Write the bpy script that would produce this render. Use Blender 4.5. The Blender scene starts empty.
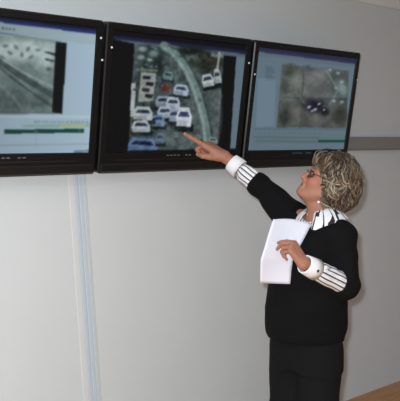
import bpy, math, random
import numpy as np
from mathutils import Matrix, Vector
random.seed(7); np.random.seed(7)
SC = bpy.context.scene; COL = SC.collection

# ------------------------------------------------------------ camera
D = 3.1                                   # metres from camera to the wall
F = 700.0                                 # focal length in pixels (400 px frame)
YAW, PITCH, ROLL = 0.6875, -0.0003, -0.0707
CAM = np.array([0.0, -D, 1.424])
_cy, _sy, _cp, _sp = math.cos(YAW), math.sin(YAW), math.cos(PITCH), math.sin(PITCH)
FW = np.array([_sy*_cp, _cy*_cp, _sp]); _r = np.array([_cy, -_sy, 0.0]); _u = np.cross(_r, FW)
RT = math.cos(ROLL)*_r + math.sin(ROLL)*_u
UP = -math.sin(ROLL)*_r + math.cos(ROLL)*_u
TC = -FW                                  # towards the camera
cd = bpy.data.cameras.new('camera'); cam = bpy.data.objects.new('camera', cd); COL.objects.link(cam)
cd.sensor_fit = 'HORIZONTAL'; cd.sensor_width = 36; cd.lens = 36*F/400; cd.clip_start = 0.02
cam.matrix_world = Matrix(((RT[0], UP[0], TC[0], CAM[0]), (RT[1], UP[1], TC[1], CAM[1]), (RT[2], UP[2], TC[2], CAM[2]), (0, 0, 0, 1)))
SC.camera = cam

def W(px, py, d):                         # photo pixel at axial distance d -> world point
    return CAM + d*(FW + RT*(px-200)/F - UP*(py-200.5)/F)
def on_plane(px, py, o, n):
    r = FW + RT*(px-200)/F - UP*(py-200.5)/F
    return CAM + r*(np.dot(o-CAM, n)/np.dot(r, n))
def project(P):
    d = P - CAM; z = d@FW
    return 200 + F*(d@RT)/z, 200.5 - F*(d@UP)/z

# ------------------------------------------------------------ light
world = bpy.data.worlds.new('world'); SC.world = world; world.use_nodes = True
bg = world.node_tree.nodes['Background']; bg.inputs[0].default_value = (0.97, 0.97, 1.0, 1); bg.inputs[1].default_value = 0.10
ld = bpy.data.lights.new('camera_flash', 'POINT'); ld.energy = 306; ld.shadow_soft_size = 0.03; ld.color = (0.885, 0.985, 1.03)
fl = bpy.data.objects.new('camera_flash', ld); COL.objects.link(fl); fl.location = CAM + UP*0.07 - RT*0.05
SC.view_settings.view_transform = 'Standard'; SC.view_settings.look = 'None'
SC.view_settings.gamma = 1; SC.view_settings.use_curve_mapping = False; SC.view_settings.exposure = 0.0

# ------------------------------------------------------------ helpers
def lin(c):
    return tuple((x/255/12.92 if x/255 <= .04045 else ((x/255+.055)/1.055)**2.4) for x in c)
def mat(name, rgb, rough=.6, noise=0, nscale=20, bump=0, bscale=80, spec=.5, metal=0, rgb2=None):
    m = bpy.data.materials.new(name); m.use_nodes = True
    nt = m.node_tree; b = nt.nodes['Principled BSDF']
    b.inputs['Base Color'].default_value = (*lin(rgb), 1); b.inputs['Roughness'].default_value = rough
    b.inputs['Specular IOR Level'].default_value = spec; b.inputs['Metallic'].default_value = metal
    tc = nt.nodes.new('ShaderNodeTexCoord')
    if noise or rgb2:
        n = nt.nodes.new('ShaderNodeTexNoise'); n.inputs['Scale'].default_value = nscale; n.inputs['Detail'].default_value = 5
        nt.links.new(tc.outputs['Object'], n.inputs['Vector'])
        r = nt.nodes.new('ShaderNodeValToRGB')
        c = lin(rgb); c2 = lin(rgb2) if rgb2 else tuple(x*(1-noise) for x in c)
        r.color_ramp.elements[0].position = .3; r.color_ramp.elements[1].position = .7
        r.color_ramp.elements[0].color = (*c2, 1); r.color_ramp.elements[1].color = (*c, 1)
        nt.links.new(n.outputs['Fac'], r.inputs['Fac']); nt.links.new(r.outputs['Color'], b.inputs['Base Color'])
    if bump:
        n2 = nt.nodes.new('ShaderNodeTexNoise'); n2.inputs['Scale'].default_value = bscale; n2.inputs['Detail'].default_value = 4
        nt.links.new(tc.outputs['Object'], n2.inputs['Vector'])
        bp = nt.nodes.new('ShaderNodeBump'); bp.inputs['Strength'].default_value = bump; bp.inputs['Distance'].default_value = .01
        nt.links.new(n2.outputs['Fac'], bp.inputs['Height']); nt.links.new(bp.outputs['Normal'], b.inputs['Normal'])
    return m
def mesh_obj(name, verts, faces, m, parent=None, smooth=False):
    me = bpy.data.meshes.new(name)
    if isinstance(verts, np.ndarray): verts = verts.tolist()
    if isinstance(faces, np.ndarray): faces = faces.tolist()
    me.from_pydata(verts, [], faces); me.update()
    if smooth: me.polygons.foreach_set('use_smooth', [True]*len(me.polygons))
    me.materials.append(m)
    o = bpy.data.objects.new(name, me); COL.objects.link(o)
    if parent:
        o.parent = parent; o.matrix_parent_inverse = parent.matrix_world.inverted()
    return o
def tag(o, label, cat, group=None):
    o['label'] = label; o['category'] = cat
    if group: o['group'] = group
    return o
def empty(name, loc, M=None):
    o = bpy.data.objects.new(name, None); COL.objects.link(o); o.empty_display_size = .05
    o.matrix_world = M if M is not None else Matrix.Translation(Vector(loc)); return o
class MB:
    def __init__(s): s.v = []; s.f = []
    def add(s, v, f):
        n = len(s.v); s.v += [tuple(map(float, p)) for p in v]; s.f += [tuple(n+i for i in q) for q in f]; return s
    def box(s, a, b, bev=0.0):
        x0, y0, z0 = a; x1, y1, z1 = b
        if bev <= 0:
            return s.add([(x0,y0,z0),(x1,y0,z0),(x1,y1,z0),(x0,y1,z0),(x0,y0,z1),(x1,y0,z1),(x1,y1,z1),(x0,y1,z1)],
                         [(0,3,2,1),(4,5,6,7),(0,1,5,4),(1,2,6,5),(2,3,7,6),(3,0,4,7)])
        e = bev; V = []
        for (u0, w0, u1, w1, y) in ((x0+e, z0+e, x1-e, z1-e, y0), (x0, z0, x1, z1, y0+e), (x0, z0, x1, z1, y1-e), (x0+e, z0+e, x1-e, z1-e, y1)):
            V += [(u0, y, w0), (u1, y, w0), (u1, y, w1), (u0, y, w1)]
        Fs = [(0,1,2,3), (15,14,13,12)]
        for k in range(3):
            for i in range(4):
                j = (i+1) % 4; Fs.append((4*k+j, 4*k+i, 4*k+4+i, 4*k+4+j))
        return s.add(V, Fs)
    def tube(s, pts, rads, n=8, cap=True):
        pts = [np.array(p, float) for p in pts]; V = []; Fs = []
        t0 = pts[1]-pts[0]; ref = np.array([0,0,1.0]) if abs(t0[2]) < .9*np.linalg.norm(t0) else np.array([1.0,0,0])
        for i, p in enumerate(pts):
            t = pts[min(i+1, len(pts)-1)]-pts[max(i-1, 0)]; t = t/(np.linalg.norm(t)+1e-9)
            a = np.cross(t, ref); a /= np.linalg.norm(a)+1e-9; b = np.cross(t, a); ref = np.cross(a, t)
            r = rads[i] if hasattr(rads, '__len__') else rads
            for k in range(n):
                q = 2*math.pi*k/n; V.append(p + r*(math.cos(q)*a + math.sin(q)*b))
            if i:
                for k in range(n):
                    j = (k+1) % n; Fs.append(((i-1)*n+k, (i-1)*n+j, i*n+j, i*n+k))
        if cap: Fs += [tuple(range(n)), tuple(range((len(pts)-1)*n, len(pts)*n))[::-1]]
        return s.add(V, Fs)
    def build(s, name, m, parent=None, smooth=False): return mesh_obj(name, s.v, s.f, m, parent, smooth)
def struct(o): o['kind'] = 'structure'; return o

# ------------------------------------------------------------ room shell
M_wall = mat('painted_wall', (211, 215, 218), .75, noise=.03, nscale=2.5, bump=.06, bscale=260, spec=.25)
M_ceil = mat('ceiling_paint', (226, 226, 226), .8, noise=.02, nscale=3)
M_corn = mat('cornice_paint', (226, 226, 226), .7)
X0, X1, YN, HC = -2.2, 7.2, -5.6, 2.90
struct(MB().box((X0, 0, 0), (X1, .15, HC)).build('wall_back', M_wall))
struct(MB().box((X1, YN, 0), (X1+.15, .15, HC)).build('wall_right', M_wall))
struct(MB().box((X0-.15, YN, HC), (X1+.15, .15, HC+.12)).build('ceiling', M_ceil))
# wooden floor
M_floor = bpy.data.materials.new('wood_floor'); M_floor.use_nodes = True
nt = M_floor.node_tree; b = nt.nodes['Principled BSDF']; b.inputs['Roughness'].default_value = .45
tc = nt.nodes.new('ShaderNodeTexCoord'); mp = nt.nodes.new('ShaderNodeMapping'); mp.inputs['Scale'].default_value = (1.2, 14, 1)
nz = nt.nodes.new('ShaderNodeTexNoise'); nz.inputs['Scale'].default_value = 3; nz.inputs['Detail'].default_value = 6
rp = nt.nodes.new('ShaderNodeValToRGB'); rp.color_ramp.elements[0].color = (*lin((166, 116, 68)), 1); rp.color_ramp.elements[1].color = (*lin((198, 144, 92)), 1)
rp.color_ramp.elements[0].position = .3; rp.color_ramp.elements[1].position = .7
nt.links.new(tc.outputs['Object'], mp.inputs['Vector']); nt.links.new(mp.outputs['Vector'], nz.inputs['Vector'])
nt.links.new(nz.outputs['Fac'], rp.inputs['Fac']); nt.links.new(rp.outputs['Color'], b.inputs['Base Color'])
struct(MB().box((X0-.15, YN, -.1), (X1+.15, .15, 0)).build('floor', M_floor))
# cornice along the wall top: stepped cove profile swept along x
prof = [(0, 2.763), (-.014, 2.763), (-.02, 2.772), (-.022, 2.79), (-.03, 2.82), (-.045, 2.85), (-.068, 2.874), (-.095, 2.886), (-.1, 2.9), (0, 2.9)]
V = [(x, y, z) for x in (X0, X1) for (y, z) in prof]; n = len(prof)
Fs = [(i, (i+1) % n, n+(i+1) % n, n+i) for i in range(n)] + [tuple(range(n))[::-1], tuple(range(n, 2*n))]
struct(mesh_obj('trim_1', V, Fs, M_corn))

# ------------------------------------------------------------ cable trunking and cable duct on the wall
M_trunk = mat('grey_trunking', (138, 136, 133), .5, noise=.04)
zt0, zt1 = CAM[2]+.088*D, CAM[2]+.1182*D
tr = empty('cable_trunking', (3.2, 0, zt0)); tag(tr, 'grey horizontal cable trunking fixed to the wall, running out from behind a monitor', 'trunking')
MB().box((3.2, -.028, zt0), (X1, 0, zt1), .002).build('channel', M_trunk, tr)
MB().box((3.2, -.036, zt0+.004), (X1, -.0275, zt1-.004), .003).build('cover', M_trunk, tr)
wn = np.array([0, 1.0, 0]); wo = np.zeros(3)
xa, xb, xc = (on_plane(q, 178, wo, wn)[0] for q in (67.8, 73.2, 85.6))
M_blue = mat('pale_blue_plastic', (196, 207, 218), .5, noise=.02); M_white = mat('white_plastic', (216, 218, 219), .5)
M_blue2 = mat('pale_grey_blue_plastic', (199, 206, 211), .5)
du = empty('cable_duct', (xa, 0, 0)); tag(du, 'pale blue vertical cable duct with a white edge strip running down the wall', 'cable duct')
ztop = 1.80
MB().box((xa, -.004, 0), (xb, 0, ztop), .002).build('edge_strip', M_white, du)
w = (xc-xb)/3
for k, (h, m) in enumerate(((.006, M_blue), (.008, M_blue), (.006, M_blue2))):
    MB().box((xb+k*w, -h, 0), (xb+(k+1)*w-.001, 0, ztop), .003).build('cover_strip', m, du)

# ------------------------------------------------------------ monitors
MW, MH, TILT = .957, .740, .2593
zb, d0 = CAM[2]+.054*D, .093
ca, sa = math.cos(TILT), math.sin(TILT)
M_bezel = mat('black_bezel', (15, 15, 17), .4, noise=.1, spec=.4); M_lip = mat('black_lower_lip', (21, 21, 23), .35)
M_dark = mat('dark_housing', (20, 20, 21), .6); M_steel = mat('bracket_steel', (90, 90, 92), .4, metal=.8)
M_screw = mat('bright_screw', (240, 240, 240), .3); M_mark = mat('grey_print', (92, 94, 98), .5)
M_screen = bpy.data.materials.new('lit_screen'); M_screen.use_nodes = True
nt = M_screen.node_tree; b = nt.nodes['Principled BSDF']; b.inputs['Base Color'].default_value = (.002, .002, .003, 1)
b.inputs['Roughness'].default_value = .5; b.inputs['Specular IOR Level'].default_value = .15; at = nt.nodes.new('ShaderNodeAttribute'); at.attribute_name = 'picture'
nt.links.new(at.outputs['Color'], b.inputs['Emission Color']); b.inputs['Emission Strength'].default_value = 1.0

# local monitor frame: x along wall, y out of the picture plane into the room is -y, z up the panel; origin at the front lower left corner
BL, BR, BT, BB = .040, .040, .038, .107   # bezel widths
def mon_matrix(x):
    return Matrix(((1, 0, 0, x), (0, ca, -sa, -d0), (0, sa, ca, zb), (0, 0, 0, 1)))   # local z leans into the room, local y points to the wall
def in_poly(X, Y, poly):
    ins = np.zeros(X.shape, bool); n = len(poly)
    for i in range(n):
        (x0, y0), (x1, y1) = poly[i], poly[(i+1) % n]
        c = ((y0 > Y) != (y1 > Y)) & (X < (x1-x0)*(Y-y0)/((y1-y0) if y1 != y0 else 1e-9)+x0); ins ^= c
    return ins
class Canvas:                              # colours given in 0..255 display values
    def __init__(s, X, Y, base):
        s.X, s.Y = X, Y; s.C = np.ones(X.shape+(3,))*np.array(base, float)
    def poly(s, p, c, a=1.0):
        m = in_poly(s.X, s.Y, p)[..., None]*a; s.C = s.C*(1-m)+np.array(c, float)*m
    def mask(s, m, c, a=1.0):
        m = m[..., None]*a; s.C = s.C*(1-m)+np.array(c, float)*m
    def blob(s, x, y, rx, ry, c, a=1.0, ang=0):
        q = math.radians(ang); dx, dy = s.X-x, s.Y-y
        u = dx*math.cos(q)+dy*math.sin(q); v = -dx*math.sin(q)+dy*math.cos(q)
        m = np.clip(1.6-1.6*np.sqrt((u/rx)**2+(v/ry)**2), 0, 1)*a; s.mask(m, c)
    def line(s, pts, wd, c, a=1.0):
        for (x0, y0), (x1, y1) in zip(pts[:-1], pts[1:]):
            dx, dy = x1-x0, y1-y0; t = np.clip(((s.X-x0)*dx+(s.Y-y0)*dy)/(dx*dx+dy*dy), 0, 1)
            d = np.hypot(s.X-x0-t*dx, s.Y-y0-t*dy); s.mask(np.clip((wd/2+.4-d)/.8, 0, 1)*a, c)
    def noise(s, poly, amp, cell, seed):
        r = np.random.RandomState(seed); g = r.rand(160, 160)
        u = (s.X+20)/cell; v = (s.Y+20)/cell; i = np.floor(u).astype(int) % 159; j = np.floor(v).astype(int) % 159
        fu = u-np.floor(u); fv = v-np.floor(v)
        nval = (g[i, j]*(1-fu)+g[i+1, j]*fu)*(1-fv)+(g[i, j+1]*(1-fu)+g[i+1, j+1]*fu)*fv
        m = in_poly(s.X, s.Y, poly)[..., None]; s.C = np.clip(s.C+m*(nval[..., None]-.5)*2*amp, 0, 255)

def draw_left(c):
    # base window, pale blue grey, brighter to the right
    c.poly([(-60, 18), (110, 24), (100, 160), (-60, 160)], (146, 167, 182))
    yt = 16.3+.125*c.X                                   # top line of the screen in the photo
    c.mask((c.Y < yt+6.0)*1.0, (30, 42, 92)); c.mask((c.Y < yt+2.4)*1.0, (16, 18, 34))
    c.mask(((c.Y > yt+6) & (c.Y < yt+17))*1.0, (140, 160, 168))
    for x in (2, 5.5, 9, 13): c.poly([(x, 27+x*.1), (x+1.8, 27.2+x*.1), (x+1.8, 29.6+x*.1), (x, 29.4+x*.1)], (60, 66, 60), .8)
    c.line([(-60, 24), (60, 42)], 1.6, (70, 82, 78), .7); c.line([(15, 37), (58, 43)], 1.2, (60, 78, 60), .8)
    pic = [(-60, 29), (56, 42), (54, 112), (-60, 112)]
    c.poly(pic, (104, 121, 120))
    c.blob(20, 50, 50, 16, (172, 188, 188), .9); c.blob(44, 58, 14, 18, (160, 178, 178), .9)
    c.blob(6, 100, 34, 20, (78, 92, 90), .9); c.blob(40, 100, 22, 14, (72, 86, 84), .8)
    for k, (x, y) in enumerate(((5, 46), (10, 53), (16, 47), (22, 55), (28, 49), (31, 57), (38, 50), (2, 57))):
        c.blob(x, y, 4, 2.2, (78, 90, 90), .8, 30*k)
    c.line([(-30, 42), (0, 62), (30, 82), (54, 96)], 6, (58, 70, 70), .9)
    c.line([(-10, 60), (20, 84), (54, 108)], 2.4, (56, 68, 66), .9)
    c.line([(2, 60), (30, 76), (55, 88)], 1.6, (150, 164, 162), .7)
    c.line([(-5, 80), (14, 98), (24, 112)], 1.5, (128, 138, 136), .6)
    c.poly([(44, 51), (55, 53), (55, 56), (46, 53)], (40, 48, 48)); c.poly([(44, 58), (54, 60), (54, 62), (46, 60.5)], (50, 60, 60))
    c.blob(49, 69, 4, 3, (66, 76, 76), .9)
    c.noise(pic, 12, 2.6, 3); c.noise(pic, 12, 7, 5)
    c.poly([(55.5, 41.5), (67, 43), (62, 114), (52, 112.5)], (12, 14, 14))
    c.poly([(-60, 110.5), (56, 112), (56, 114), (-60, 113)], (60, 66, 66), .6)
    # lower control strip
    c.poly([(-60, 115), (92, 115.5), (92, 118), (-60, 118)], (160, 178, 186))
    for x in range(34, 88, 4): c.poly([(x, 121.2), (x+2.8, 121.1), (x+2.8, 122.7), (x, 122.8)], (100, 120, 124), .7)
    c.poly([(22, 125), (90, 122.8), (90, 127.5), (22, 127.5)], (126, 152, 150)); c.poly([(60, 124.4), (86, 123.6), (86, 127.4), (60, 127.6)], (150, 164, 120), .8)
    c.poly([(4, 129.7), (84, 128.6), (84, 132.6), (4, 133.8)], (16, 62, 52)); c.blob(36, 131.5, 2, 1.6, (90, 120, 100), .8); c.poly([(78, 129), (81, 129), (81, 132), (78, 132)], (40, 84, 60))
    c.line([(36, 134), (36, 147)], .6, (120, 136, 142), .7); c.line([(-60, 146.5), (92, 144)], .8, (110, 128, 136), .8)
    c.poly([(74, 150.5), (90, 149.5), (90, 152), (74, 153)], (86, 104, 116), .8)
    c.C *= (0.92+.16*np.clip(c.X/100, 0, 1))[..., None]
def draw_mid(c):
    c.C[:] = (10, 12, 14)
    yt = 34.0+.118*(c.X-118)
    body = [(117, 43), (246, 58), (243, 152), (110, 154)]
    c.poly([(134, 41), (224, 52), (219, 149.5), (128.5, 151.5)], (74, 88, 88))
    # right and left strips of the program window
    c.poly([(236, 50), (247, 52), (240.5, 149), (229, 149)], (106, 128, 142))
    c.poly([(224, 50), (236.5, 52), (230, 149.5), (218, 149.5)], (12, 14, 15))
    c.mask((c.Y < yt+8.6)*1.0, (92, 108, 122)); c.mask((c.Y < yt+5.2)*1.0, (32, 36, 66)); c.mask((c.Y < yt+1.6)*1.0, (14, 14, 22))
    c.poly([(113, 39), (134.5, 43.8), (128.5, 152), (104, 154)], (12, 13, 14))
    pic = [(134, 43.5), (224, 52), (218.5, 149), (128.5, 151)]
    c.noise(pic, 18, 4, 9)
    # ground, dark trees and shadow areas
    for (x, y, rx, ry, cc, a) in ((150, 62, 16, 22, (40, 58, 54), .9), (138, 104, 9, 44, (44, 58, 56), .8), (208, 64, 17, 14, (32, 40, 32), .95), (190, 51, 24, 6, (24, 32, 27), .95),
                                  (196, 116, 13, 28, (96, 108, 108), .8), (162, 84, 14, 10, (46, 60, 60), .8), (216, 114, 8, 34, (92, 102, 102), .8), (176, 140, 26, 10, (98, 110, 110), .8), (186, 72, 7, 14, (70, 82, 80), .8),
                                  (160, 66, 6, 12, (36, 46, 46), .8), (152, 110, 8, 10, (36, 46, 50), .8), (196, 132, 10, 4, (60, 70, 70), .7)):
        c.blob(x, y, rx, ry, cc, a)
    c.line([(200, 56), (222, 64)], 3.5, (58, 50, 40), .7); c.line([(206, 92), (220, 96)], 6, (84, 92, 90), .6)
    # curving pale road barrier
    road = [(164, 46), (173, 51), (181, 60), (188, 71), (194, 84), (199, 98), (203, 112), (206, 126), (208, 140)]
    c.line(road, 9, (112, 136, 132), 1); c.line([(x-2.2, y+1) for x, y in road], 2.6, (142, 164, 158), .8); c.line([(x+4.2, y-1) for x, y in road], 1.4, (52, 66, 62), .9)
    def car(x, y, w, h, ang=0, col=(196, 208, 220), glass=(40, 50, 66)):
        q = math.radians(ang); R_ = lambda u, v: (x+u*math.cos(q)-v*math.sin(q), y+u*math.sin(q)+v*math.cos(q))
        c.poly([R_(-w*.6, h*.30), R_(w*.66, h*.30), R_(w*.66, h*.66), R_(-w*.55, h*.66)], (22, 29, 32), .85)
        c.poly([R_(-w/2, -h*.1), R_(-w*.36, -h/2), R_(w*.32, -h/2), R_(w/2, -h*.1), R_(w/2, h*.40), R_(-w/2, h*.40)], col)
        c.poly([R_(-w*.40, -h*.06), R_(-w*.26, -h*.30), R_(w*.24, -h*.30), R_(w*.38, -h*.06)], glass, .95)
        c.poly([R_(-w*.5, h*.1), R_(w*.2, h*.14), R_(w*.2, h*.40), R_(-w*.5, h*.40)], tuple(v*.82 for v in col), .8)
    # pale building with dark openings on the left
    c.poly([(141, 72), (156, 73), (153, 101), (138, 102)], (158, 164, 158))
    for y, x in ((75.5, 143), (82, 146), (88, 142), (94, 145)): c.poly([(x, y), (x+8, y+.6), (x+7, y+4.4), (x, y+3.4)], (30, 34, 44), .95)
    c.poly([(131.5, 83), (135.8, 83), (134.4, 117), (130, 117)], (186, 196, 200)); c.poly([(136, 68), (158, 69.5), (158, 72), (136, 71)], (104, 116, 108))
    r_ = np.random.RandomState(2)
    for (x, y, rx, ry, cc) in ((143, 49, 6, 3.4, (150, 168, 168)), (153, 54, 7, 4.4, (120, 144, 146)), (141, 57, 6, 3, (156, 166, 162)), (158, 49, 6, 2.5, (60, 90, 84)), (150, 60, 4, 2, (160, 170, 168)), (164, 62, 3, 3, (80, 100, 100)),
                                (160, 80, 3, 4, (96, 116, 120)), (158, 92, 3, 5, (70, 84, 84)), (190, 62, 4, 3, (50, 60, 50)), (200, 100, 3, 3, (84, 90, 88))): c.blob(x, y, rx, ry, cc, .9)
    for _ in range(46):
        x, y = r_.uniform(134, 184), r_.uniform(46, 146); v = r_.choice([30, 46, 120, 150, 170]); c.blob(x, y, r_.uniform(1, 3), r_.uniform(.8, 2), (v, v+10, v+14), .75)
    c.blob(166, 88, 7, 4.5, (116, 44, 46), .9)
    for args in ((168, 76, 10, 9, 10, (120, 148, 150)), (181, 90.5, 15, 12, 8, (172, 186, 206)), (163, 102, 14, 12, 0, (150, 166, 178)), (173, 104, 14, 14, 4, (186, 198, 210)), (165, 113, 15, 13, -4, (176, 190, 202)), (174, 116, 10, 14, 0, (150, 168, 190)),
                 (184, 118, 15, 21, 3, (214, 222, 232), (52, 62, 96)), (158, 121, 13, 13, 0, (110, 134, 160), (28, 44, 92)), (143, 114, 19, 15, 2, (184, 194, 196)), (141, 127, 18, 13, 0, (186, 196, 202)), (143, 146, 30, 16, 4, (92, 122, 160), (20, 30, 50)),
                 (160, 139, 8, 12, 0, (92, 116, 136)), (208, 81, 12, 14, -12, (198, 208, 210)), (217.5, 77, 7, 16, -8, (178, 190, 192)), (213, 141, 9, 7, 0, (136, 156, 150)), (198, 138, 6, 5, 0, (116, 132, 128))): car(*args)
    c.line([(219.5, 53), (217, 72)], 2, (176, 186, 182), .9); c.poly([(211, 53), (223, 54.5), (223, 57.5), (211, 56.5)], (128, 136, 126), .8)
    c.poly([(128.5, 150.6), (220, 148.6), (240, 148.2), (240, 151), (110, 154)], (16, 20, 24))
    c.noise(pic, 16, 1.7, 11); c.noise(pic, 18, 4, 12)
    c.C *= .86
def draw_right(c):
    c.C[:] = (100, 120, 132)
    yt = 48.2+.126*(c.X-263)
    c.mask((c.Y < yt+8)*1.0, (96, 112, 124)); c.mask((c.Y < yt+4.2)*1.0, (48, 52, 86)); c.mask((c.Y < yt+1.4)*1.0, (40, 44, 64)); 
    for k in range(6): c.poly([(265.5, 66+2.6*k), (265.5+(9 if k % 3 else 7), 66.6+2.6*k), (265.5+(9 if k % 3 else 7), 67.8+2.6*k), (265.5, 67.2+2.6*k)], (70, 88, 104), .7)
    c.poly([(258, 78), (276, 80), (274, 126), (256, 127)], (112, 134, 150), .8)
    pic = [(282, 64), (349, 71), (346, 128), (276.5, 127.5)]
    c.poly(pic, (80, 84, 82))
    for (x, y, rx, ry, cc, a) in ((292, 72, 10, 10, (66, 72, 70), .8), (296, 84, 10, 10, (104, 108, 106), .8), (288, 98, 10, 6, (100, 108, 104), .8), (285, 90, 6, 7, (58, 64, 62), .7), (286, 116, 9, 12, (62, 66, 64), .9), (296, 116, 7, 12, (92, 92, 90), .8),
                                  (315, 80, 12, 12, (110, 112, 112), .8), (308, 68, 4, 4, (56, 70, 66), .8), (330, 72, 10, 6, (88, 100, 96), .9), (340, 84, 8, 10, (104, 120, 124), .8), (334, 96, 10, 6, (110, 122, 120), .7), (340, 116, 10, 12, (52, 52, 48), .95), (314, 120, 10, 8, (98, 98, 96), .9)): c.blob(x, y, rx, ry, cc, a)
    c.poly([(282, 64), (303.5, 66.3), (302.3, 97.5), (279.5, 97)], (96, 104, 100), .45); c.poly([(303.5, 66), (349, 71), (347.5, 99), (302, 98)], (98, 106, 106), .5)
    for (x, y, rx, ry, cc, a) in ((290, 70, 7, 8, (56, 62, 58), .9), (298, 80, 6, 12, (118, 122, 116), .7), (285, 86, 5, 8, (60, 66, 62), .9), (316, 78, 13, 10, (116, 118, 118), .8), (307, 90, 6, 6, (104, 106, 104), .8), (338, 76, 10, 7, (70, 84, 80), .9), (343, 90, 6, 9, (120, 140, 146), .8), (284, 118, 6, 10, (52, 56, 54), .9), (295, 108, 8, 8, (104, 104, 98), .8)): c.blob(x, y, rx, ry, cc, a)
    c.line([(279, 98), (296, 92), (302, 100), (312, 112)], 2, (112, 116, 110), .6); c.line([(326, 70), (338, 90), (330, 104)], 1.6, (130, 142, 140), .6)
    c.blob(314.5, 106, 13.5, 9, (28, 28, 44), 1); c.blob(325, 112, 6, 6, (36, 38, 44), 1)
    for (x, y, rx, ry) in ((309, 107, 3, 1.8), (315, 109.5, 3.4, 1.8), (319, 104, 2.4, 1.4), (312, 111, 2, 1.2), (324, 110, 1.6, 1.2)): c.blob(x, y, rx, ry, (170, 178, 190), .9, -25)
    for (x, y) in ((330, 70), (338, 73), (336, 88), (342, 82), (334, 101), (342, 102)): c.blob(x, y, 2.6, 2, (146, 158, 160), .9)
    c.line([(304, 66), (300.5, 128)], 1, (66, 72, 70), .9); c.line([(279, 97.2), (348, 99)], 1, (66, 72, 70), .8)
    c.noise(pic, 9, 2.2, 21); c.noise(pic, 12, 6, 22)
    c.line([(254, 129), (350, 129.5)], .8, (74, 92, 100), .8); c.line([(254, 137), (350, 138)], 1.4, (84, 100, 106), .9)
    for x in range(258, 320, 5): c.poly([(x, 132.3), (x+3, 132.3), (x+3, 134), (x, 134)], (88, 106, 114), .6)
    c.poly([(256, 139.5), (318, 140.5), (318, 143), (256, 142.5)], (86, 104, 106), .7); c.poly([(318, 139.6), (346, 139.8), (346, 142.4), (318, 142.2)], (30, 70, 66))
    c.poly([(320, 135.8), (347, 136.4), (347, 139), (320, 138.4)], (86, 128, 118), .8)
    c.C *= .92

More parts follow.
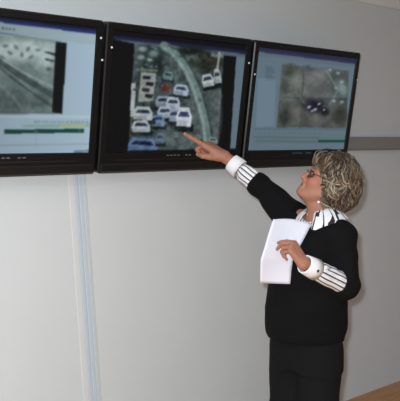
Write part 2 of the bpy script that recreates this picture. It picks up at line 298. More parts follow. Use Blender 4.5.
def monitor(x, label, draw, screws, seed):
    Mx = mon_matrix(x); root = empty('wall_monitor', None, Mx)
    tag(root, label, 'monitor', 'monitors mounted in a row on the wall')
    Mn = np.array(Mx)
    def part(name, mb, m, smooth=False, par=None):
        v = (np.array(mb.v)@Mn[:3, :3].T)+Mn[:3, 3]
        return mesh_obj(name, v, mb.f, m, par or root, smooth)
    # bezel ring: rounded outer rectangle, chamfered inner lip
    def rr(x0, z0, x1, z1, r, y, k=5):
        out = []
        for (cx, cz, a0) in ((x1-r, z0+r, -90), (x1-r, z1-r, 0), (x0+r, z1-r, 90), (x0+r, z0+r, 180)):
            for i in range(k):
                q = math.radians(a0+90*i/(k-1)); out.append((cx+r*math.cos(q), y, cz+r*math.sin(q)))
        return out
    rings = [rr(0, 0, MW, MH, .016, .05), rr(0, 0, MW, MH, .016, .006), rr(.006, .006, MW-.006, MH-.006, .013, 0),
             rr(BL-.004, BB-.004, MW-BR+.004, MH-BT+.004, .004, 0), rr(BL, BB, MW-BR, MH-BT, .003, .008)]
    V = []; Fs = []; n = 20
    for r in rings: V += r
    for k in range(4):
        for i in range(n):
            j = (i+1) % n; Fs.append((k*n+i, k*n+j, (k+1)*n+j, (k+1)*n+i))
    part('bezel', MB().add(V, Fs), M_bezel)
    # slightly proud lower lip with speaker slot
    part('lower_lip', MB().box((.012, -.007, .006), (MW-.012, .001, .050), .004), M_lip)
    part('speaker_slot', MB().box((.10, -.002, .064), (MW-.10, .001, .070), .0008), M_dark)
    # rear housing
    V = rr(.004, .004, MW-.004, MH-.004, .014, .05)+rr(.06, .06, MW-.06, MH-.06, .03, .058)
    Fs = [(i, (i+1) % n, n+(i+1) % n, n+i) for i in range(n)]+[tuple(range(n, 2*n))]
    part('rear_housing', MB().add(V, Fs), M_dark)
    # wall bracket: two arms to the wall plate
    for bx in (MW*.34, MW*.66):
        bm = MB()
        pts = np.array([(bx-.02, .056, .2), (bx+.02, .056, .2), (bx+.02, .056, .62), (bx-.02, .056, .62)])
        fr = pts@Mn[:3, :3].T+Mn[:3, 3]; bk = fr.copy(); bk[:, 1] = -.006
        bm.add(np.vstack([fr, bk]), [(0, 1, 2, 3), (7, 6, 5, 4), (0, 4, 5, 1), (1, 5, 6, 2), (2, 6, 7, 3), (3, 7, 4, 0)])
        mesh_obj('bracket_arm', bm.v, bm.f, M_steel, root)
    mesh_obj('wall_plate', *(lambda q: (q.v, q.f))(MB().box((x+MW*.25, -.012, 1.85), (x+MW*.75, 0, 2.1), .003)), M_steel, root)
    # screen: a fine grid that carries the displayed picture
    NX, NZ = 236, 178
    gx = np.linspace(BL, MW-BR, NX); gz = np.linspace(BB, MH-BT, NZ); GX, GZ = np.meshgrid(gx, gz)
    L = np.stack([GX, np.full_like(GX, .0075), GZ], -1).reshape(-1, 3); Wp = L@Mn[:3, :3].T+Mn[:3, 3]
    idx = np.arange(NX*NZ).reshape(NZ, NX)
    q = np.stack([idx[:-1, :-1], idx[:-1, 1:], idx[1:, 1:], idx[1:, :-1]], -1).reshape(-1, 4)
    sc = mesh_obj('screen', Wp, q, M_screen, root)
    PX, PY = project(Wp); c = Canvas(PX.reshape(NZ, NX), PY.reshape(NZ, NX), (60, 70, 78)); draw(c)
    C = np.clip(c.C, 0, 255)/255
    for _ in range(3):                                   # soft displayed picture
        E = np.pad(C, ((1, 1), (1, 1), (0, 0)), 'edge'); C = (E[:-2, 1:-1]+E[2:, 1:-1]+E[1:-1, :-2]+E[1:-1, 2:]+2*C)/6
    Cl = np.where(C <= .04045, C/12.92, ((C+.055)/1.055)**2.4).reshape(-1, 3)
    a = sc.data.color_attributes.new('picture', 'FLOAT_COLOR', 'POINT')
    a.data.foreach_set('color', np.hstack([Cl, np.ones((len(Cl), 1))]).astype(np.float32).ravel())
    # bright fixing screws on the side bezels
    for (sx, sz) in screws:
        bm = MB(); k = 10
        V = [(sx+.0058*math.cos(2*math.pi*i/k), 0, sz+.0058*math.sin(2*math.pi*i/k)) for i in range(k)]+[(sx+.004*math.cos(2*math.pi*i/k), -.004, sz+.004*math.sin(2*math.pi*i/k)) for i in range(k)]
        bm.add(V, [(i, (i+1) % k, k+(i+1) % k, k+i) for i in range(k)]+[tuple(range(k, 2*k))]); part('screw', bm, M_screw)
    # row of small control buttons under the picture
    for i in range(6):
        bx = MW*.5+(i-2.5)*.024+(.03 if i > 3 else 0); part('button', MB().box((bx, -.003, .084), (bx+.015, .001, .0905), .001), M_mark)
    return root
def uvloc(px, py, x):                                    # photo pixel -> local place on a monitor front
    Mn = np.array(mon_matrix(x)); p = on_plane(px, py, Mn[:3, 3], Mn[:3, 1]); q = Mn[:3, :3].T@(p-Mn[:3, 3]); return q[0], q[2]
XR = .5832*D; XM = .5887*D; XRR = .9039*D
monitor(XR-MW, 'black framed wall monitor showing a grey street view and a dark green timeline bar', draw_left, [uvloc(102.2, 60, XR-MW), uvloc(101, 38, XR-MW)], 1)
monitor(XM, 'black framed wall monitor showing parked cars beside a curving pale barrier', draw_mid, [uvloc(111.8, 47.4, XM), uvloc(249, 63, XM)], 2)
monitor(XRR, 'black framed wall monitor showing a four-way split camera view, above the woman', draw_right, [uvloc(254.8, 74.3, XRR), uvloc(357.3, 80, XRR)], 3)

# ------------------------------------------------------------ distance-field modelling for the figure
class Field:
    def __init__(s, lo, hi, h):
        s.lo = np.array(lo, float); s.h = h; s.n = np.ceil((np.array(hi)-s.lo)/h).astype(int)+1
        s.v = np.full(s.n, .3, np.float32)
    def _sub(s, lo, hi):
        a = np.clip(np.floor((np.array(lo)-s.lo)/s.h).astype(int), 0, s.n); b = np.clip(np.ceil((np.array(hi)-s.lo)/s.h).astype(int)+1, 0, s.n)
        if np.any(b <= a): return None, None
        sl = tuple(slice(i, j) for i, j in zip(a, b))
        ax = [(s.lo[k]+s.h*np.arange(a[k], b[k])).astype(np.float32) for k in range(3)]
        return sl, np.stack(np.meshgrid(*ax, indexing='ij'), -1)
    def add(s, prim, k=.01):
        fn, lo, hi = prim; m = k+3*s.h; sl, P = s._sub(lo-m, hi+m)
        if sl is None: return s
        d = fn(P); a = s.v[sl]; h = np.maximum(k-np.abs(a-d), 0)/max(k, 1e-6); s.v[sl] = np.minimum(a, d)-h*h*k*.25; return s
    def cut(s, prim, k=.004):
        fn, lo, hi = prim; sl, P = s._sub(lo, hi)
        if sl is None: return s
        d = -fn(P); a = s.v[sl]; h = np.maximum(k-np.abs(a-d), 0)/max(k, 1e-6); s.v[sl] = np.maximum(a, d)+h*h*k*.25; return s
    def mesh(s):
        v = s.v; S = v < 0; n = np.array(S.shape)
        c = np.zeros(n-1, np.uint8); off = [(i, j, k) for i in (0, 1) for j in (0, 1) for k in (0, 1)]
        for (i, j, k) in off: c += S[i:n[0]-1+i, j:n[1]-1+j, k:n[2]-1+k]
        act = np.argwhere((c > 0) & (c < 8)); idm = np.full(n-1, -1, np.int32); idm[tuple(act.T)] = np.arange(len(act))
        acc = np.zeros((len(act), 3)); cnt = np.zeros(len(act))
        val = {o: v[tuple((act+np.array(o)).T)] for o in off}
        for o in off:
            for ax in range(3):
                if o[ax]: continue
                p = tuple(1 if t == ax else o[t] for t in range(3)); a, b = val[o], val[p]; x = (a < 0) != (b < 0)
                t = np.where(x, a/np.where(x, a-b, 1), 0); q = np.tile(np.array(o, float), (len(act), 1)); q[:, ax] += t
                acc[x] += q[x]; cnt[x] += 1
        V = s.lo+s.h*(act+acc/cnt[:, None]); Fs = []
        for ax in range(3):
            a = np.argwhere(S.take(range(0, n[ax]-1), ax) != S.take(range(1, n[ax]), ax))
            o1, o2 = (ax+1) % 3, (ax+2) % 3
            a = a[(a[:, o1] > 0) & (a[:, o2] > 0) & (a[:, o1] < n[o1]-1) & (a[:, o2] < n[o2]-1)]
            e1 = np.zeros(3, int); e1[o1] = 1; e2 = np.zeros(3, int); e2[o2] = 1
            q = np.stack([idm[tuple((a-e1-e2).T)], idm[tuple((a-e2).T)], idm[tuple(a.T)], idm[tuple((a-e1).T)]], -1)
            ins = S[tuple(a.T)]; q = np.where(ins[:, None], q, q[:, ::-1]); Fs.append(q)
        return V, np.vstack(Fs)
def cone(a, b, ra, rb):
    a, b = np.array(a, float), np.array(b, float); ab = b-a; L2 = ab@ab+1e-12; r = max(ra, rb)
    def fn(P):
        t = np.clip(((P-a.astype(np.float32))@ab.astype(np.float32))/np.float32(L2), 0, 1)
        q = P-a.astype(np.float32)-t[..., None]*ab.astype(np.float32); return np.sqrt((q*q).sum(-1))-(ra+(rb-ra)*t)
    return fn, np.minimum(a, b)-r, np.maximum(a, b)+r
def ell(c, A, r):                          # A: rows are the axes
    c = np.array(c, np.float32); A = np.array(A, np.float32); r = np.array(r, np.float32); R_ = float(max(r))
    def fn(P):
        q = (P-c)@A.T; k0 = np.sqrt(((q/r)**2).sum(-1)); k1 = np.sqrt(((q/(r*r))**2).sum(-1))+1e-6; return k0*(k0-1)/k1
    return fn, c.astype(float)-R_, c.astype(float)+R_
def loft(rows, A, B, tilt=(0, 0)):
    # rows: (centre, half-width along A, half-depth along B) sorted upwards; tilt shears the levels
    C = np.array([r[0] for r in rows]); Z = C[:, 2]; ra = np.array([r[1] for r in rows]); rb = np.array([r[2] for r in rows])
    A2, B2 = np.array(A[:2], np.float32), np.array(B[:2], np.float32); m = max(ra.max(), rb.max())
    def fn(P):
        cx = np.interp(P[..., 2], Z, C[:, 0]); cyy = np.interp(P[..., 2], Z, C[:, 1])
        q = np.stack([P[..., 0]-cx, P[..., 1]-cyy], -1); a = np.interp(P[..., 2], Z, ra); bb = np.interp(P[..., 2], Z, rb)
        la, lb = q@A2, q@B2; z = P[..., 2]+tilt[0]*la+tilt[1]*lb
        k0 = np.sqrt((la/a)**2+(lb/bb)**2); d = (k0-1)*np.minimum(a, bb)
        dz = np.maximum(Z[0]-z, z-Z[-1]); return np.maximum(d, dz).astype(np.float32)
    lo = C.min(0)-np.array([m, m, .06]); hi = C.max(0)+np.array([m, m, .06]); return fn, lo, hi
def unit(v): v = np.array(v, float); return v/np.linalg.norm(v)
def cdir(u, v, w): return RT*u+UP*v+TC*w   # direction from (right, up, towards camera) parts
ZUP = np.array([0, 0, 1.0])

# body directions: the chest faces the picture's left and partly the camera
flat = lambda v: unit([v[0], v[1], 0])
RTh, TCh = flat(RT), flat(TC)
aa = math.radians(42)
FB = unit(-RTh*math.cos(aa)+TCh*math.sin(aa)); LB = unit(np.cross(ZUP, FB))      # forward, to her left

pelvis = W(306, 338, 3.20); belly = W(305.5, 305, 3.19); ribs = W(309, 262, 3.2); chest = W(312, 240, 3.2); nbase = W(319, 214, 3.2)
shc = W(317, 226, 3.2)
shR, elR, wrR, tipR = W(296, 219, 3.30), W(258.5, 184.5, 3.42), W(224.5, 156.5, 3.47), W(187, 131.8, 3.50)
shL, elL, wrL = W(342, 236, 3.09), W(346, 285, 3.05), W(303.5, 263.5, 2.89)

# head frame
hf = unit(cdir(-.86, .50, .10)); hu = cdir(.50, .86, 0); hu = unit(hu-hf*(hu@hf)); hl = unit(np.cross(hu, hf))
HC0 = W(326.5, 182.0, 3.2); HS = .98
def H(x, y, z): return HC0+HS*(hf*x+hl*y+hu*z)
HA = np.array([hf, hl, hu])

def hand_prims(wr, x, z, side, sc, fing, thumb, longer=0):
    """x forward, z back of the hand, side +1 right / -1 left; fing: bends per finger; returns (prim, blend) list"""
    x = unit(x); z = unit(z-x*(z@x)); y = np.cross(z, x)*side
    T = lambda p: wr+sc*(x*p[0]+y*p[1]+z*p[2])
    out = []
    ys = (.030, .010, -.011, -.030); kx = (.088, .092, .087, .078); Ls = (.078+longer, .084, .078, .062)
    for yy, k in zip(ys, kx):
        out.append((cone(T((0, yy*.5, 0)), T((k, yy, 0)), sc*.017, sc*.0118), sc*.012))
    out.append((cone(T((.02, .012, -.008)), T((.07, .0, -.008)), sc*.018, sc*.014), sc*.01))
    tips = []
    for i, (yy, k, Lf) in enumerate(zip(ys, kx, Ls)):
        p = np.array([k, yy, 0.0]); ang = 0; rad = (.0098, .0088, .0078, .0068) if i < 3 else (.0085, .0076, .0068, .006)
        sp = fing[i][3] if len(fing[i]) > 3 else 0
        for j, fr in enumerate((.44, .31, .25)):
            ang += math.radians(fing[i][j]); d = np.array([math.cos(ang)*math.cos(sp), math.sin(sp)*math.cos(ang), -math.sin(ang)])
            q = p+d*Lf*fr; out.append((cone(T(p), T(q), sc*rad[j], sc*rad[j+1]), sc*.003)); p = q
        tips.append((T(p), d))
    tr = (.017, .0125, .0105, .0085)
    for j in range(3): out.append((cone(T(thumb[j]), T(thumb[j+1]), sc*tr[j], sc*tr[j+1]), sc*.008 if j == 0 else sc*.003))
    return out, T, (x, y, z), tips

# ------------------------------------------------------------ skin: one continuous body
foot = {}
hipc = W(304.5, 338, 3.2); ankle_c = W(308.5, 500, 3.2); ankle_c[2] = .085
hipL, hipR = hipc+LB*.085, hipc-LB*.085
kneeL, kneeR = (hipL*.5+(ankle_c+LB*.075)*.5)+FB*.02, (hipR*.5+(ankle_c-LB*.075)*.5)+FB*.02
ankL, ankR = ankle_c+LB*.075, ankle_c-LB*.075
lo = np.minimum.reduce([shR, tipR, ankL, ankR, shL, wrL, elL, HC0])-.2; hi = np.maximum.reduce([shR, tipR, ankL, ankR, shL, wrL, elL, HC0])+.2; lo[2] = 0.0
body = Field(lo, hi, .0036)
torso_rows = [(pelvis-ZUP*.06, .15, .11), (belly, .165, .135), (ribs, .15, .115), (chest, .15, .11), (shc-ZUP*.01, .14, .085)]
body.add(loft(torso_rows, LB, FB), .03)
for a_, b_, r0, r1 in ((nbase-ZUP*.03, shL, .05, .045), (nbase-ZUP*.03, shR, .05, .045), (shL, elL, .042, .036), (elL, wrL, .036, .0265), (shR, elR, .042, .036), (elR, wrR, .036, .0275),
                       (hipL, kneeL, .075, .055), (kneeL, ankL, .052, .035), (hipR, kneeR, .075, .055), (kneeR, ankR, .052, .035)):
    body.add(cone(a_, b_, r0, r1), .03)
for an in (ankL, ankR): body.add(cone(an-ZUP*.04, an-ZUP*.045+FB*.13, .034, .026), .02)
# neck and head
body.add(cone(nbase-ZUP*.02, H(-.028, 0, -.045), .054, .050), .03)
body.add(cone(H(.01, 0, -.115), H(.03, 0, -.095), .03, .034), .03)                      # under-chin fullness
body.add(ell(H(-.016, 0, .022), HA, HS*np.array([.098, .075, .092])), .02)
body.add(ell(H(.038, 0, -.036), HA, HS*np.array([.052, .060, .082])), .03)
for s_ in (1, -1):
    body.add(cone(H(-.005, .050*s_, -.062), H(.066, .018*s_, -.102), .018, .017), .025)   # jaw line
    body.add(ell(H(.060, .036*s_, -.036), HA, (.026, .024, .026)), .02)                 # cheek
    body.add(cone(H(.083, .012*s_, .018), H(.070, .042*s_, .018), .009, .008), .014)      # brow
    body.add(ell(H(-.012, .073*s_, -.020), np.array([hf, hl, hu]), (.017, .008, .029)), .006)   # ear
    body.cut(ell(H(.094, .031*s_, -.001), HA, (.013, .017, .011)), .012)                # eye socket
    body.add(ell(H(.073, .030*s_, -.002), HA, (.0135, .0135, .0125)), .004)             # lids over the eyeball
    body.add(ell(H(.094, .0115*s_, -.041), HA, (.010, .0085, .0075)), .007)             # nostril wing
body.add(cone(H(.086, 0, .008), H(.109, 0, -.033), .0075, .0098), .012)                   # nose
body.add(ell(H(.110, 0, -.036), HA, (.0105, .0105, .0095)), .008)
body.add(cone(H(.084, .0, -.062), H(.086, 0, -.082), .017, .015), .015)                   # mouth mound
body.add(cone(H(.0925, -.017, -.0665), H(.0925, .017, -.0665), .0052, .0052), .006)
body.add(cone(H(.0915, -.014, -.0765), H(.0915, .014, -.0765), .0058, .0058), .006)
body.cut(cone(H(.1005, -.018, -.0715), H(.1005, .018, -.0715), .0045, .0045), .003)
body.add(ell(H(.082, 0, -.103), HA, (.019, .023, .016)), .016)                           # chin
# pointing hand (right)
xr = unit(tipR-wrR); zr = unit(cdir(.42, .80, .32))
tipdist = np.linalg.norm(tipR-wrR); scR = tipdist/.178
pr, TR_, axR, tipsR = hand_prims(wrR, xr+0*zr, zr, 1, scR, ((3, 2, 2, -.10), (68, 88, 42), (74, 92, 46), (80, 92, 50)),
                                 ((.018, .018, -.010), (.042, .038, -.022), (.068, .042, -.034), (.090, .032, -.042)), .012)
for p_, k_ in pr: body.add(p_, k_)
# holding hand (left)
xl = unit(cdir(-.55, .82, .05)); zl = unit(cdir(.74, .30, .60))
pl, TL_, axL, tipsL = hand_prims(wrL, xl, zl, -1, 1.0, ((56, 14, 8, .10), (60, 34, 18), (70, 58, 40), (76, 62, 46)),
                                 ((.020, .018, -.012), (.046, .040, -.028), (.070, .046, -.054), (.078, .034, -.082)))
for p_, k_ in pl: body.add(p_, k_)
V, Q = body.mesh()

person = empty('person', (float(ankle_c[0]), float(ankle_c[1]), 0))
tag(person, 'woman in black cardigan and striped shirt, pointing at a monitor and holding papers', 'person')
def attr_mat(name, rough, spec=.4, bump=0, bscale=200, sss=0):
    m = bpy.data.materials.new(name); m.use_nodes = True; nt = m.node_tree; b = nt.nodes['Principled BSDF']
    b.inputs['Roughness'].default_value = rough; b.inputs['Specular IOR Level'].default_value = spec
    at = nt.nodes.new('ShaderNodeAttribute'); at.attribute_name = 'tint'
    tc = nt.nodes.new('ShaderNodeTexCoord'); nz = nt.nodes.new('ShaderNodeTexNoise'); nz.inputs['Scale'].default_value = bscale; nz.inputs['Detail'].default_value = 4
    nt.links.new(tc.outputs['Object'], nz.inputs['Vector'])
    mx = nt.nodes.new('ShaderNodeMix'); mx.data_type = 'RGBA'; mx.blend_type = 'MULTIPLY'; mx.inputs['Factor'].default_value = .25
    nt.links.new(at.outputs['Color'], mx.inputs['A']); nt.links.new(nz.outputs['Color'], mx.inputs['B']); nt.links.new(mx.outputs['Result'], b.inputs['Base Color'])
    if bump:
        bp = nt.nodes.new('ShaderNodeBump'); bp.inputs['Strength'].default_value = bump; bp.inputs['Distance'].default_value = .003
        nt.links.new(nz.outputs['Fac'], bp.inputs['Height']); nt.links.new(bp.outputs['Normal'], b.inputs['Normal'])
    return m
def set_tint(o, C):
    a = o.data.color_attributes.new('tint', 'FLOAT_COLOR', 'POINT')
    a.data.foreach_set('color', np.hstack([C, np.ones((len(C), 1))]).astype(np.float32).ravel())
M_skin = attr_mat('skin', .55, .3, .05, 160)
bo = mesh_obj('body', V, Q, M_skin, person, True)
skin = np.array(lin((176, 122, 101))); C = np.tile(skin, (len(V), 1))
hq = (V-HC0)@HA.T/HS
def soft(c, r): return np.clip(1.5-1.5*np.sqrt((((hq-np.array(c))/np.array(r))**2).sum(1)), 0, 1)[:, None]
for c_, r_, col, a_ in (((.095, 0, -.0715), (.016, .024, .013), (150, 80, 78), .9), ((.07, .05, -.035), (.03, .03, .024), (188, 116, 102), .7), ((.07, -.05, -.035), (.03, .03, .024), (188, 116, 102), .7),
                       ((.11, 0, -.036), (.02, .02, .016), (190, 122, 106), .6), ((.09, .03, .022), (.02, .024, .006), (110, 82, 64), .8), ((.09, -.03, .022), (.02, .024, .006), (110, 82, 64), .8)):
    m_ = soft(c_, r_)*a_; C = C*(1-m_)+np.array(lin(col))*m_
set_tint(bo, C)
M_eye = mat('eye_white', (225, 220, 212), .2); M_iris = mat('iris', (70, 60, 48), .2)
def uvball(c, A, r, nu=14, nv=9):
    V = []; Fs = []
    for i in range(nv+1):
        th = math.pi*i/nv
        for j in range(nu):
            ph = 2*math.pi*j/nu; q = np.array([math.cos(th), math.sin(th)*math.cos(ph), math.sin(th)*math.sin(ph)])*r; V.append(c+q@A)
    for i in range(nv):
        for j in range(nu): Fs.append((i*nu+j, (i+1)*nu+j, (i+1)*nu+(j+1) % nu, i*nu+(j+1) % nu))
    return V, Fs
for s_ in (1, -1):
    e = mesh_obj('eye', *uvball(H(.0785, .030*s_, -.002), HA, np.array([.0105, .011, .0065])), M_eye, person, True)
    mesh_obj('iris', *uvball(H(.0865, .030*s_, -.001), HA, np.array([.0032, .0048, .0048])), M_iris, e, True)
# fingernails
M_nail = mat('nail', (205, 160, 148), .25)
for tips, ax, sc in ((tipsR[:1], axR, scR), (tipsL[:2], axL, 1.0)):
    for (tp, d) in tips:
        dd = unit(ax[0]*d[0]+ax[1]*d[1]+ax[2]*d[2]); zz = unit(ax[2]-dd*(ax[2]@dd)); yy = np.cross(zz, dd)
        mesh_obj('fingernail', *uvball(tp+zz*.0052*sc-dd*.001, np.array([dd, yy, zz]), np.array([.006, .0045, .0018])*sc), M_nail, bo, True)

# ------------------------------------------------------------ shirt
def fold(P, f, a, ph=0): return a*np.sin(P[..., 0]*f+1.7*np.sin(P[..., 2]*f*.7+ph))*np.sin(P[..., 2]*f*.9+P[..., 1]*f*.6+ph)
def wrinkled(prim, f, a, ph=0):
    fn, l, h = prim; return (lambda P: fn(P)+fold(P, f, a, ph).astype(np.float32)), l-a, h+a
lerp = lambda a, b, t: a*(1-t)+b*t
cuffR0, cuffR1 = lerp(wrR, elR, .20), lerp(wrR, elR, .46)          # cuff span on the forearm
cuffL0, cuffL1 = lerp(wrL, elL, .02), lerp(wrL, elL, .27)
sh = Field(lo, hi, .004)
sh_rows = [(belly, .168, .14), (ribs, .172, .138), (chest, .166, .132), (shc-ZUP*.004, .150, .098), (shc+ZUP*.014, .12, .075)]
sh.add(loft(sh_rows, LB, FB), .02)
for t_ in (shL, shR): sh.add(cone(nbase-ZUP*.035, t_, .05, .045), .03)
sh.add(wrinkled(cone(shR, elR, .050, .046), 60, .003), .015); sh.add(wrinkled(cone(elR, lerp(cuffR1, elR, .3), .049, .047), 70, .003), .01)
sh.add(wrinkled(cone(shL, elL, .050, .044), 60, .003), .015); sh.add(wrinkled(cone(elL, lerp(cuffL1, elL, .12), .045, .043), 70, .0025), .01)
V, Q = sh.mesh()
M_shirt = bpy.data.materials.new('striped_cotton'); M_shirt.use_nodes = True; nt = M_shirt.node_tree; b = nt.nodes['Principled BSDF']; b.inputs['Roughness'].default_value = .8
at = nt.nodes.new('ShaderNodeAttribute'); at.attribute_name = 'stripe'
fr = nt.nodes.new('ShaderNodeMath'); fr.operation = 'FRACT'; nt.links.new(at.outputs['Fac'], fr.inputs[0])
rp = nt.nodes.new('ShaderNodeValToRGB'); rp.color_ramp.interpolation = 'CONSTANT'
rp.color_ramp.elements[0].color = (*lin((238, 238, 244)), 1); rp.color_ramp.elements[1].position = .62; rp.color_ramp.elements[1].color = (*lin((34, 33, 40)), 1)
e_ = rp.color_ramp.elements.new(.9); e_.color = (*lin((238, 238, 244)), 1)
nt.links.new(fr.outputs[0], rp.inputs['Fac']); nt.links.new(rp.outputs['Color'], b.inputs['Base Color'])
def set_stripe(o, s): a = o.data.attributes.new('stripe', 'FLOAT', 'POINT'); a.data.foreach_set('value', np.asarray(s, np.float32))
def axis_stripe(V, a, b, n, ref):
    t = unit(b-a); r = unit(ref-t*(ref@t)); s = np.cross(t, r); q = V-a
    return np.arctan2(q@s, q@r)/(2*math.pi)*n
so = mesh_obj('shirt', V, Q, M_shirt, person, True)
st = ((V-nbase)@LB)/.019+100.25
inR = (((V-elR)@unit(wrR-elR)) > -.07) & (np.linalg.norm(V-elR, axis=1) < .34) & (((V-shc)@(-RT)) > .13)
inL = (np.linalg.norm(V-lerp(elL, wrL, .4), axis=1) < .15) & (((V-shL)@(-UP)) > .13) & (((V-belly)@TC) > .04)
st = np.where(inR, axis_stripe(V, elR, wrR, 13, -TC)+50, st); st = np.where(inL, axis_stripe(V, elL, wrL, 13, -TC)+50, st)
set_stripe(so, st)
M_cuff = mat('white_cotton', (240, 240, 246), .8, noise=.03, nscale=60)
def cuff(a, b, r0, r1, name='cuff'):
    a, b = np.array(a), np.array(b); t = b-a; e = unit(np.cross(t, ZUP)); f = unit(np.cross(t, e)); k = 28; V = []; Fs = []
    prof = [(1.0, r1*.9), (1.0, r1), (.5, (r0+r1)/2+.001), (.04, r0+.0015), (0, r0), (.0, r0-.003), (.06, r0-.005), (.5, r0-.005)]
    for i, (p, r) in enumerate(prof):
        V += [a+t*p+r*(e*math.cos(2*math.pi*q/k)+f*math.sin(2*math.pi*q/k)) for q in range(k)]
        if i: Fs += [((i-1)*k+q, (i-1)*k+(q+1) % k, i*k+(q+1) % k, i*k+q) for q in range(k)]
    return mesh_obj(name, V, Fs, M_cuff, so, True)
cuff(cuffR0, cuffR1, .043, .050); cuff(cuffL0, cuffL1, .0385, .0465)
M_btn = mat('dark_button', (40, 38, 42), .4)
def button(c, n, r=.005):
    A = np.array([unit(n), unit(np.cross(n, ZUP)), unit(np.cross(n, np.cross(n, ZUP)))]); mesh_obj('button', *uvball(c, A, np.array([.0022, r, r]), 10, 6), M_btn, so, True)
tq = unit(wrL-elL); nn = unit(TC-tq*(TC@tq)); dn = unit(np.cross(nn, tq)); dn = dn if dn@UP < 0 else -dn
button(lerp(cuffL0, cuffL1, .62)+nn*.0445, nn, .007)
# collar: folded band round the neck, open in a V at the throat
nc = nbase+ZUP*.0; nx = unit(H(-.028, 0, -.045)-nbase)
rows_ = [(.057, .018), (.060, .030), (.067, .034), (.082, .022), (.104, .000), (.124, -.026)]
NT = 40; V = []; S = []; Fs = []
for i in range(NT+1):
    th = math.radians(22+ (360-44)*i/NT); fr_ = abs(i/NT-.5)*2                                  # 0 at nape, 1 at the throat
    d = FB*math.cos(th)+LB*math.sin(th)
    for j, (r, z) in enumerate(rows_):
        drop = .022*fr_**2; ext = (.020*fr_**6 if j >= 4 else 0)*(1 if j == 4 else 1.5)
        rr_ = r*(1+.10*abs(math.sin(th))*(j/5))+ext*.5
        V.append(nc+d*rr_+ZUP*(z-drop-ext*.9)); S.append(i/NT*17+.2+j*.30+.3*math.sin(i*1.9))
m_ = len(rows_)
for i in range(NT):
    for j in range(m_-1): Fs.append((i*m_+j, i*m_+j+1, (i+1)*m_+j+1, (i+1)*m_+j))
co = mesh_obj('collar', V, Fs, M_shirt, so, True); set_stripe(co, S)
sm = co.modifiers.new('thick', 'SOLIDIFY'); sm.thickness = .003; sm.offset = 0
# shirt front buttons seen in the opening
for k in range(3): button(nbase+FB*(.118+.012*k)-ZUP*(.045+.035*k), FB, .004)

# ------------------------------------------------------------ cardigan
M_knit = mat('black_knit', (17, 17, 19), .95, noise=.2, nscale=120, bump=.3, bscale=420, spec=.15)
cg = Field(lo, hi, .0045)
hem = pelvis+ZUP*.026
cg_rows = [(hem-ZUP*.03, .182, .160), (hem+ZUP*.01, .193, .173), (belly+ZUP*.0, .198, .177), (lerp(belly, ribs, .5), .190, .163), (ribs, .186, .155), (chest, .180, .146), (shc-ZUP*.004, .160, .106), (shc+ZUP*.016, .125, .080)]
cg.add(wrinkled(loft(cg_rows, LB, FB, (.02, -.10)), 22, .004), .02)
for t_ in (shL, shR): cg.add(cone(nbase-ZUP*.038, t_, .050, .055), .04)
cg.add(ell(chest+FB*.085+LB*.07-ZUP*.045, np.array([FB, LB, ZUP]), (.075, .08, .085)), .05); cg.add(ell(chest+FB*.085-LB*.07-ZUP*.045, np.array([FB, LB, ZUP]), (.075, .08, .085)), .05)
slR = lerp(elR, wrR, .02)
slL = lerp(elL, wrL, .05)
cg.add(wrinkled(cone(shR, elR, .066, .056), 38, .0045), .05); cg.add(wrinkled(cone(elR, slR, .058, .057), 45, .003), .012)
cg.add(cone(shR-ZUP*.03+FB*.02, lerp(shR, elR, .55)-ZUP*.01, .075, .05), .05)                      # loose underarm
cg.add(wrinkled(cone(shL, elL, .062, .060), 38, .004, 1), .03); cg.add(wrinkled(cone(elL, slL, .060, .056), 45, .003), .015)
# V opening
def vcut(P):
    q = P-(nbase.astype(np.float32)); l = q@LB.astype(np.float32); f = q@FB.astype(np.float32); z = q[..., 2]
    a = -(z+.085-.95*np.abs(l)); b2 = -(f+.03); c2 = -(z+.2)
    return np.maximum(np.maximum(np.maximum(a*.72, b2), c2), np.abs(l)-.105)
cg.cut((vcut, nbase-np.array([.3, .3, .15]), nbase+np.array([.3, .3, .15])), .004)
cg.cut(cone(nbase-ZUP*.06, nbase+ZUP*.2, .066, .066), .006)
for a_, b_, t_, r_ in ((elR, wrR, .22, .050), (elL, wrL, .28, .049)):                         # hollow sleeve ends
    cg.cut(cone(lerp(a_, b_, t_), lerp(a_, b_, .6), r_, r_), .003)
V, Q = cg.mesh(); mesh_obj('cardigan', V, Q, M_knit, person, True)

# ------------------------------------------------------------ trousers and shoes
M_trou = mat('charcoal_trousers', (17, 17, 20), .9, noise=.15, nscale=60, bump=.15, bscale=300, spec=.2)
tf = Field(lo, hi, .006)
tf.add(loft([(pelvis-ZUP*.12, .150, .115), (pelvis, .160, .135), (belly, .160, .13)], LB, FB), .03)
for h_, k_, a_ in ((hipL, kneeL, ankL), (hipR, kneeR, ankR)):
    tf.add(wrinkled(cone(h_-ZUP*.05, k_, .097, .093), 18, .004), .05); tf.add(wrinkled(cone(k_, a_-ZUP*.02, .093, .089), 16, .004), .02)
V, Q = tf.mesh(); 
V[:, 2] = np.maximum(V[:, 2], .035); mesh_obj('trousers', V, Q, M_trou, person, True)
M_shoe = mat('black_leather', (22, 21, 22), .35)
for an in (ankL, ankR):
    sf = Field(an-.25, an+.25, .006); b0 = np.array([an[0], an[1], 0])
    sf.add(ell(b0+FB*.045+ZUP*.03, np.array([FB, LB, ZUP]), (.132, .046, .045)), .01); sf.add(cone(b0+ZUP*.05-FB*.02, b0+ZUP*.075-FB*.02, .040, .038), .03)
    def flr(P): return P[..., 2]
    sf.cut((flr, an-.25, np.array([an[0]+.25, an[1]+.25, .0])), .001)
    V, Q = sf.mesh(); V[:, 2] = np.maximum(V[:, 2], .001); mesh_obj('shoe', V, Q, M_shoe, person, True)

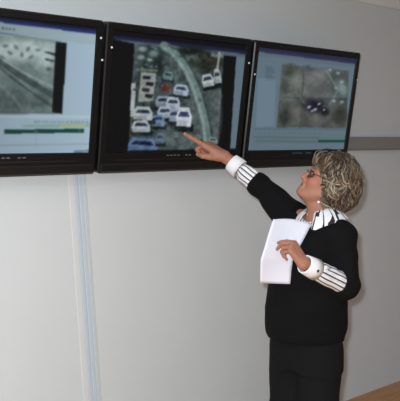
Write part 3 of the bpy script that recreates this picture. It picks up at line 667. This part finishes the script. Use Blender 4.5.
# ------------------------------------------------------------ hair: full short layered cut made of many curled locks over a cap
M_hair = attr_mat('hair', .5, .5, .1, 300)
HV = W(337.5, 182.5, 3.2); pm = 3.2/F                  # centre of the hair mass, metres per photo pixel there
CA = np.array([RT, UP, TC]); HR = np.array([.107, .140, .104]); hcen = HV
line_y = np.array([150, 158, 163, 170, 177, 186, 195, 203, 209, 216, 225]); line_x = np.array([300, 305, 311, 314.5, 317, 318.5, 318, 316.5, 318, 325, 340])
def hair_limit(v):                          # hairline round the face: how far forward (left) hair may reach at a height above the centre
    return (np.interp(182.5-v/pm, line_y, line_x)-337.5)*pm
cap = Field(HV-.2, HV+.2, .005)
cap.add(ell(HV, CA, HR*np.array([.90, .90, .88])), .02)
def facecut(P):
    q = P-HV.astype(np.float32); u = q@RT.astype(np.float32); v = q@UP.astype(np.float32); return (u-hair_limit(v)-.006).astype(np.float32)
cap.add(ell(HV+RT*-.05+UP*.078, CA, (.052, .045, .075)), .03); cap.add(ell(HV+RT*-.035-UP*.06, CA, (.05, .06, .088)), .03)
cap.cut((facecut, HV-.2, HV+.2), .01)
V, Q = cap.mesh()
rng = np.random.RandomState(4)
pal = [np.array(lin(c)) for c in ((104, 86, 68), (126, 108, 88), (76, 58, 46), (156, 140, 116), (50, 38, 32), (138, 120, 97), (90, 72, 56), (182, 168, 146))]
hair_v, hair_f, hair_c = V.tolist(), Q.tolist(), np.tile(np.array(lin((80, 60, 42))), (len(V), 1)).tolist()
def lock(pts, w, col):
    n0 = len(hair_v); k = 5; ref = hl
    for i, p in enumerate(pts):
        t = unit(pts[min(i+1, len(pts)-1)]-pts[max(i-1, 0)]); o_ = unit(p-hcen); a = np.cross(t, o_); a /= np.linalg.norm(a)+1e-9; o_ = np.cross(a, t)
        f_ = i/(len(pts)-1); ww = w*(.55+.45*math.sin(math.pi*min(f_*1.25, 1)))*(1 if f_ < .8 else (1-f_)/.2*.8+.2)
        for j in range(k):
            q = 2*math.pi*j/k; hair_v.append((p+a*ww*math.cos(q)+o_*ww*.45*math.sin(q)).tolist()); hair_c.append((np.array(col)*(1-.25*f_ if i == 0 else 1)).tolist())
        if i:
            for j in range(k): hair_f.append((n0+(i-1)*k+j, n0+(i-1)*k+(j+1) % k, n0+i*k+(j+1) % k, n0+i*k+j))
crown = unit(np.array([-.10, .92, .1]))
for i in range(1500):
    d = unit(rng.normal(size=3))
    if d[2] < -.1 and rng.rand() < .35: d[2] = -d[2]
    away = d-crown*(d@crown); away /= np.linalg.norm(away)+1e-6
    L = rng.uniform(.045, .09); n = 9; pts = []; ph = rng.uniform(0, 6.28); amp = rng.uniform(.003, .010); away = unit(away+.30*rng.normal(size=3)); away = unit(away-d*(away@d)); tw = np.cross(d, away)
    cur = d.copy(); lift = rng.uniform(.90, 1.06); w0 = rng.uniform(.0022, .0050)
    if d[0] < -.1: away = unit(away+np.array([-.3, .2, 0])*(d[1] > .3))
    for q in range(n):
        f_ = q/(n-1); r = lift*(.96+.07*math.sin(math.pi*min(f_+.1, 1)))+.02*math.sin(ph+f_*7)
        bul = 1+.24*max(0, cur@unit(np.array([-.70, .70, 0])))**7+.16*max(0, cur@unit(np.array([-.72, -.62, .3])))**6
        p = cur*HR*r*bul+tw*amp*math.sin(ph+f_*6)
        if p[0] < hair_limit(p[1])+rng.uniform(-.004, .004): break
        pts.append(HV+p@CA)
        g = away+np.array([-.10, -.45, 0])*(.3+f_); g = g-cur*(g@cur); cur = unit(cur+g/(np.linalg.norm(g)+1e-6)*(L/(n-1)/.118))
        away = away-cur*(away@cur); away /= np.linalg.norm(away)+1e-6
    if len(pts) < 4: continue
    front = np.clip((.02-d[0])*1.0, 0, 1)
    pr_ = np.array([.17, .13, .22, .10, .22, .08, .06, .02])*(1-front)+np.array([.14, .22, .08, .22, .03, .20, .05, .06])*front
    c = pal[rng.choice(8, p=pr_/pr_.sum())]*rng.uniform(.8, 1.1)
    lock(pts, w0, c)
ho = mesh_obj('hair', hair_v, hair_f, M_hair, person, True); set_tint(ho, np.array(hair_c))

# ------------------------------------------------------------ glasses and earring
M_frame = mat('dark_red_frame', (58, 32, 30), .3); M_glass = bpy.data.materials.new('lens_glass'); M_glass.use_nodes = True
b = M_glass.node_tree.nodes['Principled BSDF']; b.inputs['Base Color'].default_value = (.42, .30, .28, 1); b.inputs['Transmission Weight'].default_value = .9; b.inputs['Roughness'].default_value = .05; b.inputs['IOR'].default_value = 1.1
gl = MB()
for s_ in (1, -1):
    ring = [H(.100-.008*(abs(math.cos(q))), .032*s_+.023*math.cos(q), -.010+.0165*math.sin(q)) for q in np.linspace(0, 2*math.pi, 25)]
    ring = [p-hf*.012*max(0, ((p-HC0)@hl*s_-.03)/.025) for p in ring]
    gl.tube(ring, .0026, 6, False)
    gl.tube([H(.082, .056*s_, -.004), H(.04, .070*s_, .002), H(-.012, .078*s_, -.002), H(-.025, .078*s_, -.014)], .0018, 6)
gl.tube([H(.099, -.010, -.005), H(.103, 0, -.002), H(.099, .010, -.005)], .0016, 6)
go = gl.build('glasses', M_frame, person, True)
for s_ in (1, -1):
    V = [H(.0965-.004, .032*s_, -.010)]+[H(.098-.008*abs(math.cos(q)), .032*s_+.0225*math.cos(q), -.010+.016*math.sin(q))-hf*.012*max(0, (s_*(.032*s_+.0225*math.cos(q))-.03)/.025) for q in np.linspace(0, 2*math.pi, 24, endpoint=False)]
    mesh_obj('lens', V, [(0, 1+i, 1+(i+1) % 24) for i in range(24)], M_glass, go, True)
mesh_obj('earring', *uvball(W(318.6, 202, 3.125), HA, np.array([.006, .004, .006])), mat('pearl', (240, 238, 230), .2), person, True)

# ------------------------------------------------------------ the papers
M_paper = mat('white_paper', (226, 227, 240), .7, noise=.01)
pd = 2.972
def paper_sheet(off, shift):
    # (left edge, right edge) stations from the top down: pixel x, pixel y, distance
    Ls = [(273, 219.5, pd+.01), (269, 232, pd-.015), (265, 246, pd-.04), (260.6, 260, pd-.06), (260.3, 272, pd-.04), (260.2, 282.5, pd-.02)]
    Rs = [(311.5, 224, pd+.085), (306, 235, pd+.06), (299, 248, pd+.03), (293, 259, pd+.02), (291.3, 271, pd+.02), (290.3, 283.5, pd+.02)]
    NI, NJ = 24, 12; G = []
    def samp(A, t):
        A = np.array(A); u = t*(len(A)-1); return np.array([np.interp(u, range(len(A)), A[:, k]) for k in range(3)])
    for i in range(NI+1):
        t = i/NI; a, b = samp(Ls, t), samp(Rs, t)
        for j in range(NJ+1):
            s = j/NJ; p = lerp(a, b, s); bow = math.sin(math.pi*s)
            py = p[1]-2.6*bow*(1-t)**2
            G.append(W(p[0]+shift*(1-s)*.5, py+shift*.7*(t > .9), p[2]+off+.012*bow*(1-t)+.004*bow))
    q = [(i*(NJ+1)+j, (i+1)*(NJ+1)+j, (i+1)*(NJ+1)+j+1, i*(NJ+1)+j+1) for i in range(NI) for j in range(NJ)]
    return G, q
for k, nm in enumerate(('paper_sheet', 'paper_sheet')):
    o = mesh_obj(nm, *paper_sheet(.009*k, .8*k), M_paper, None, True)
    s_ = o.modifiers.new('thick', 'SOLIDIFY'); s_.thickness = .0006; s_.offset = 0
    tag(o, ('curled white paper sheet held by the woman, under her fingertips', 'white paper sheet behind the curled front sheet the woman holds')[k], 'paper', 'papers in the hand')
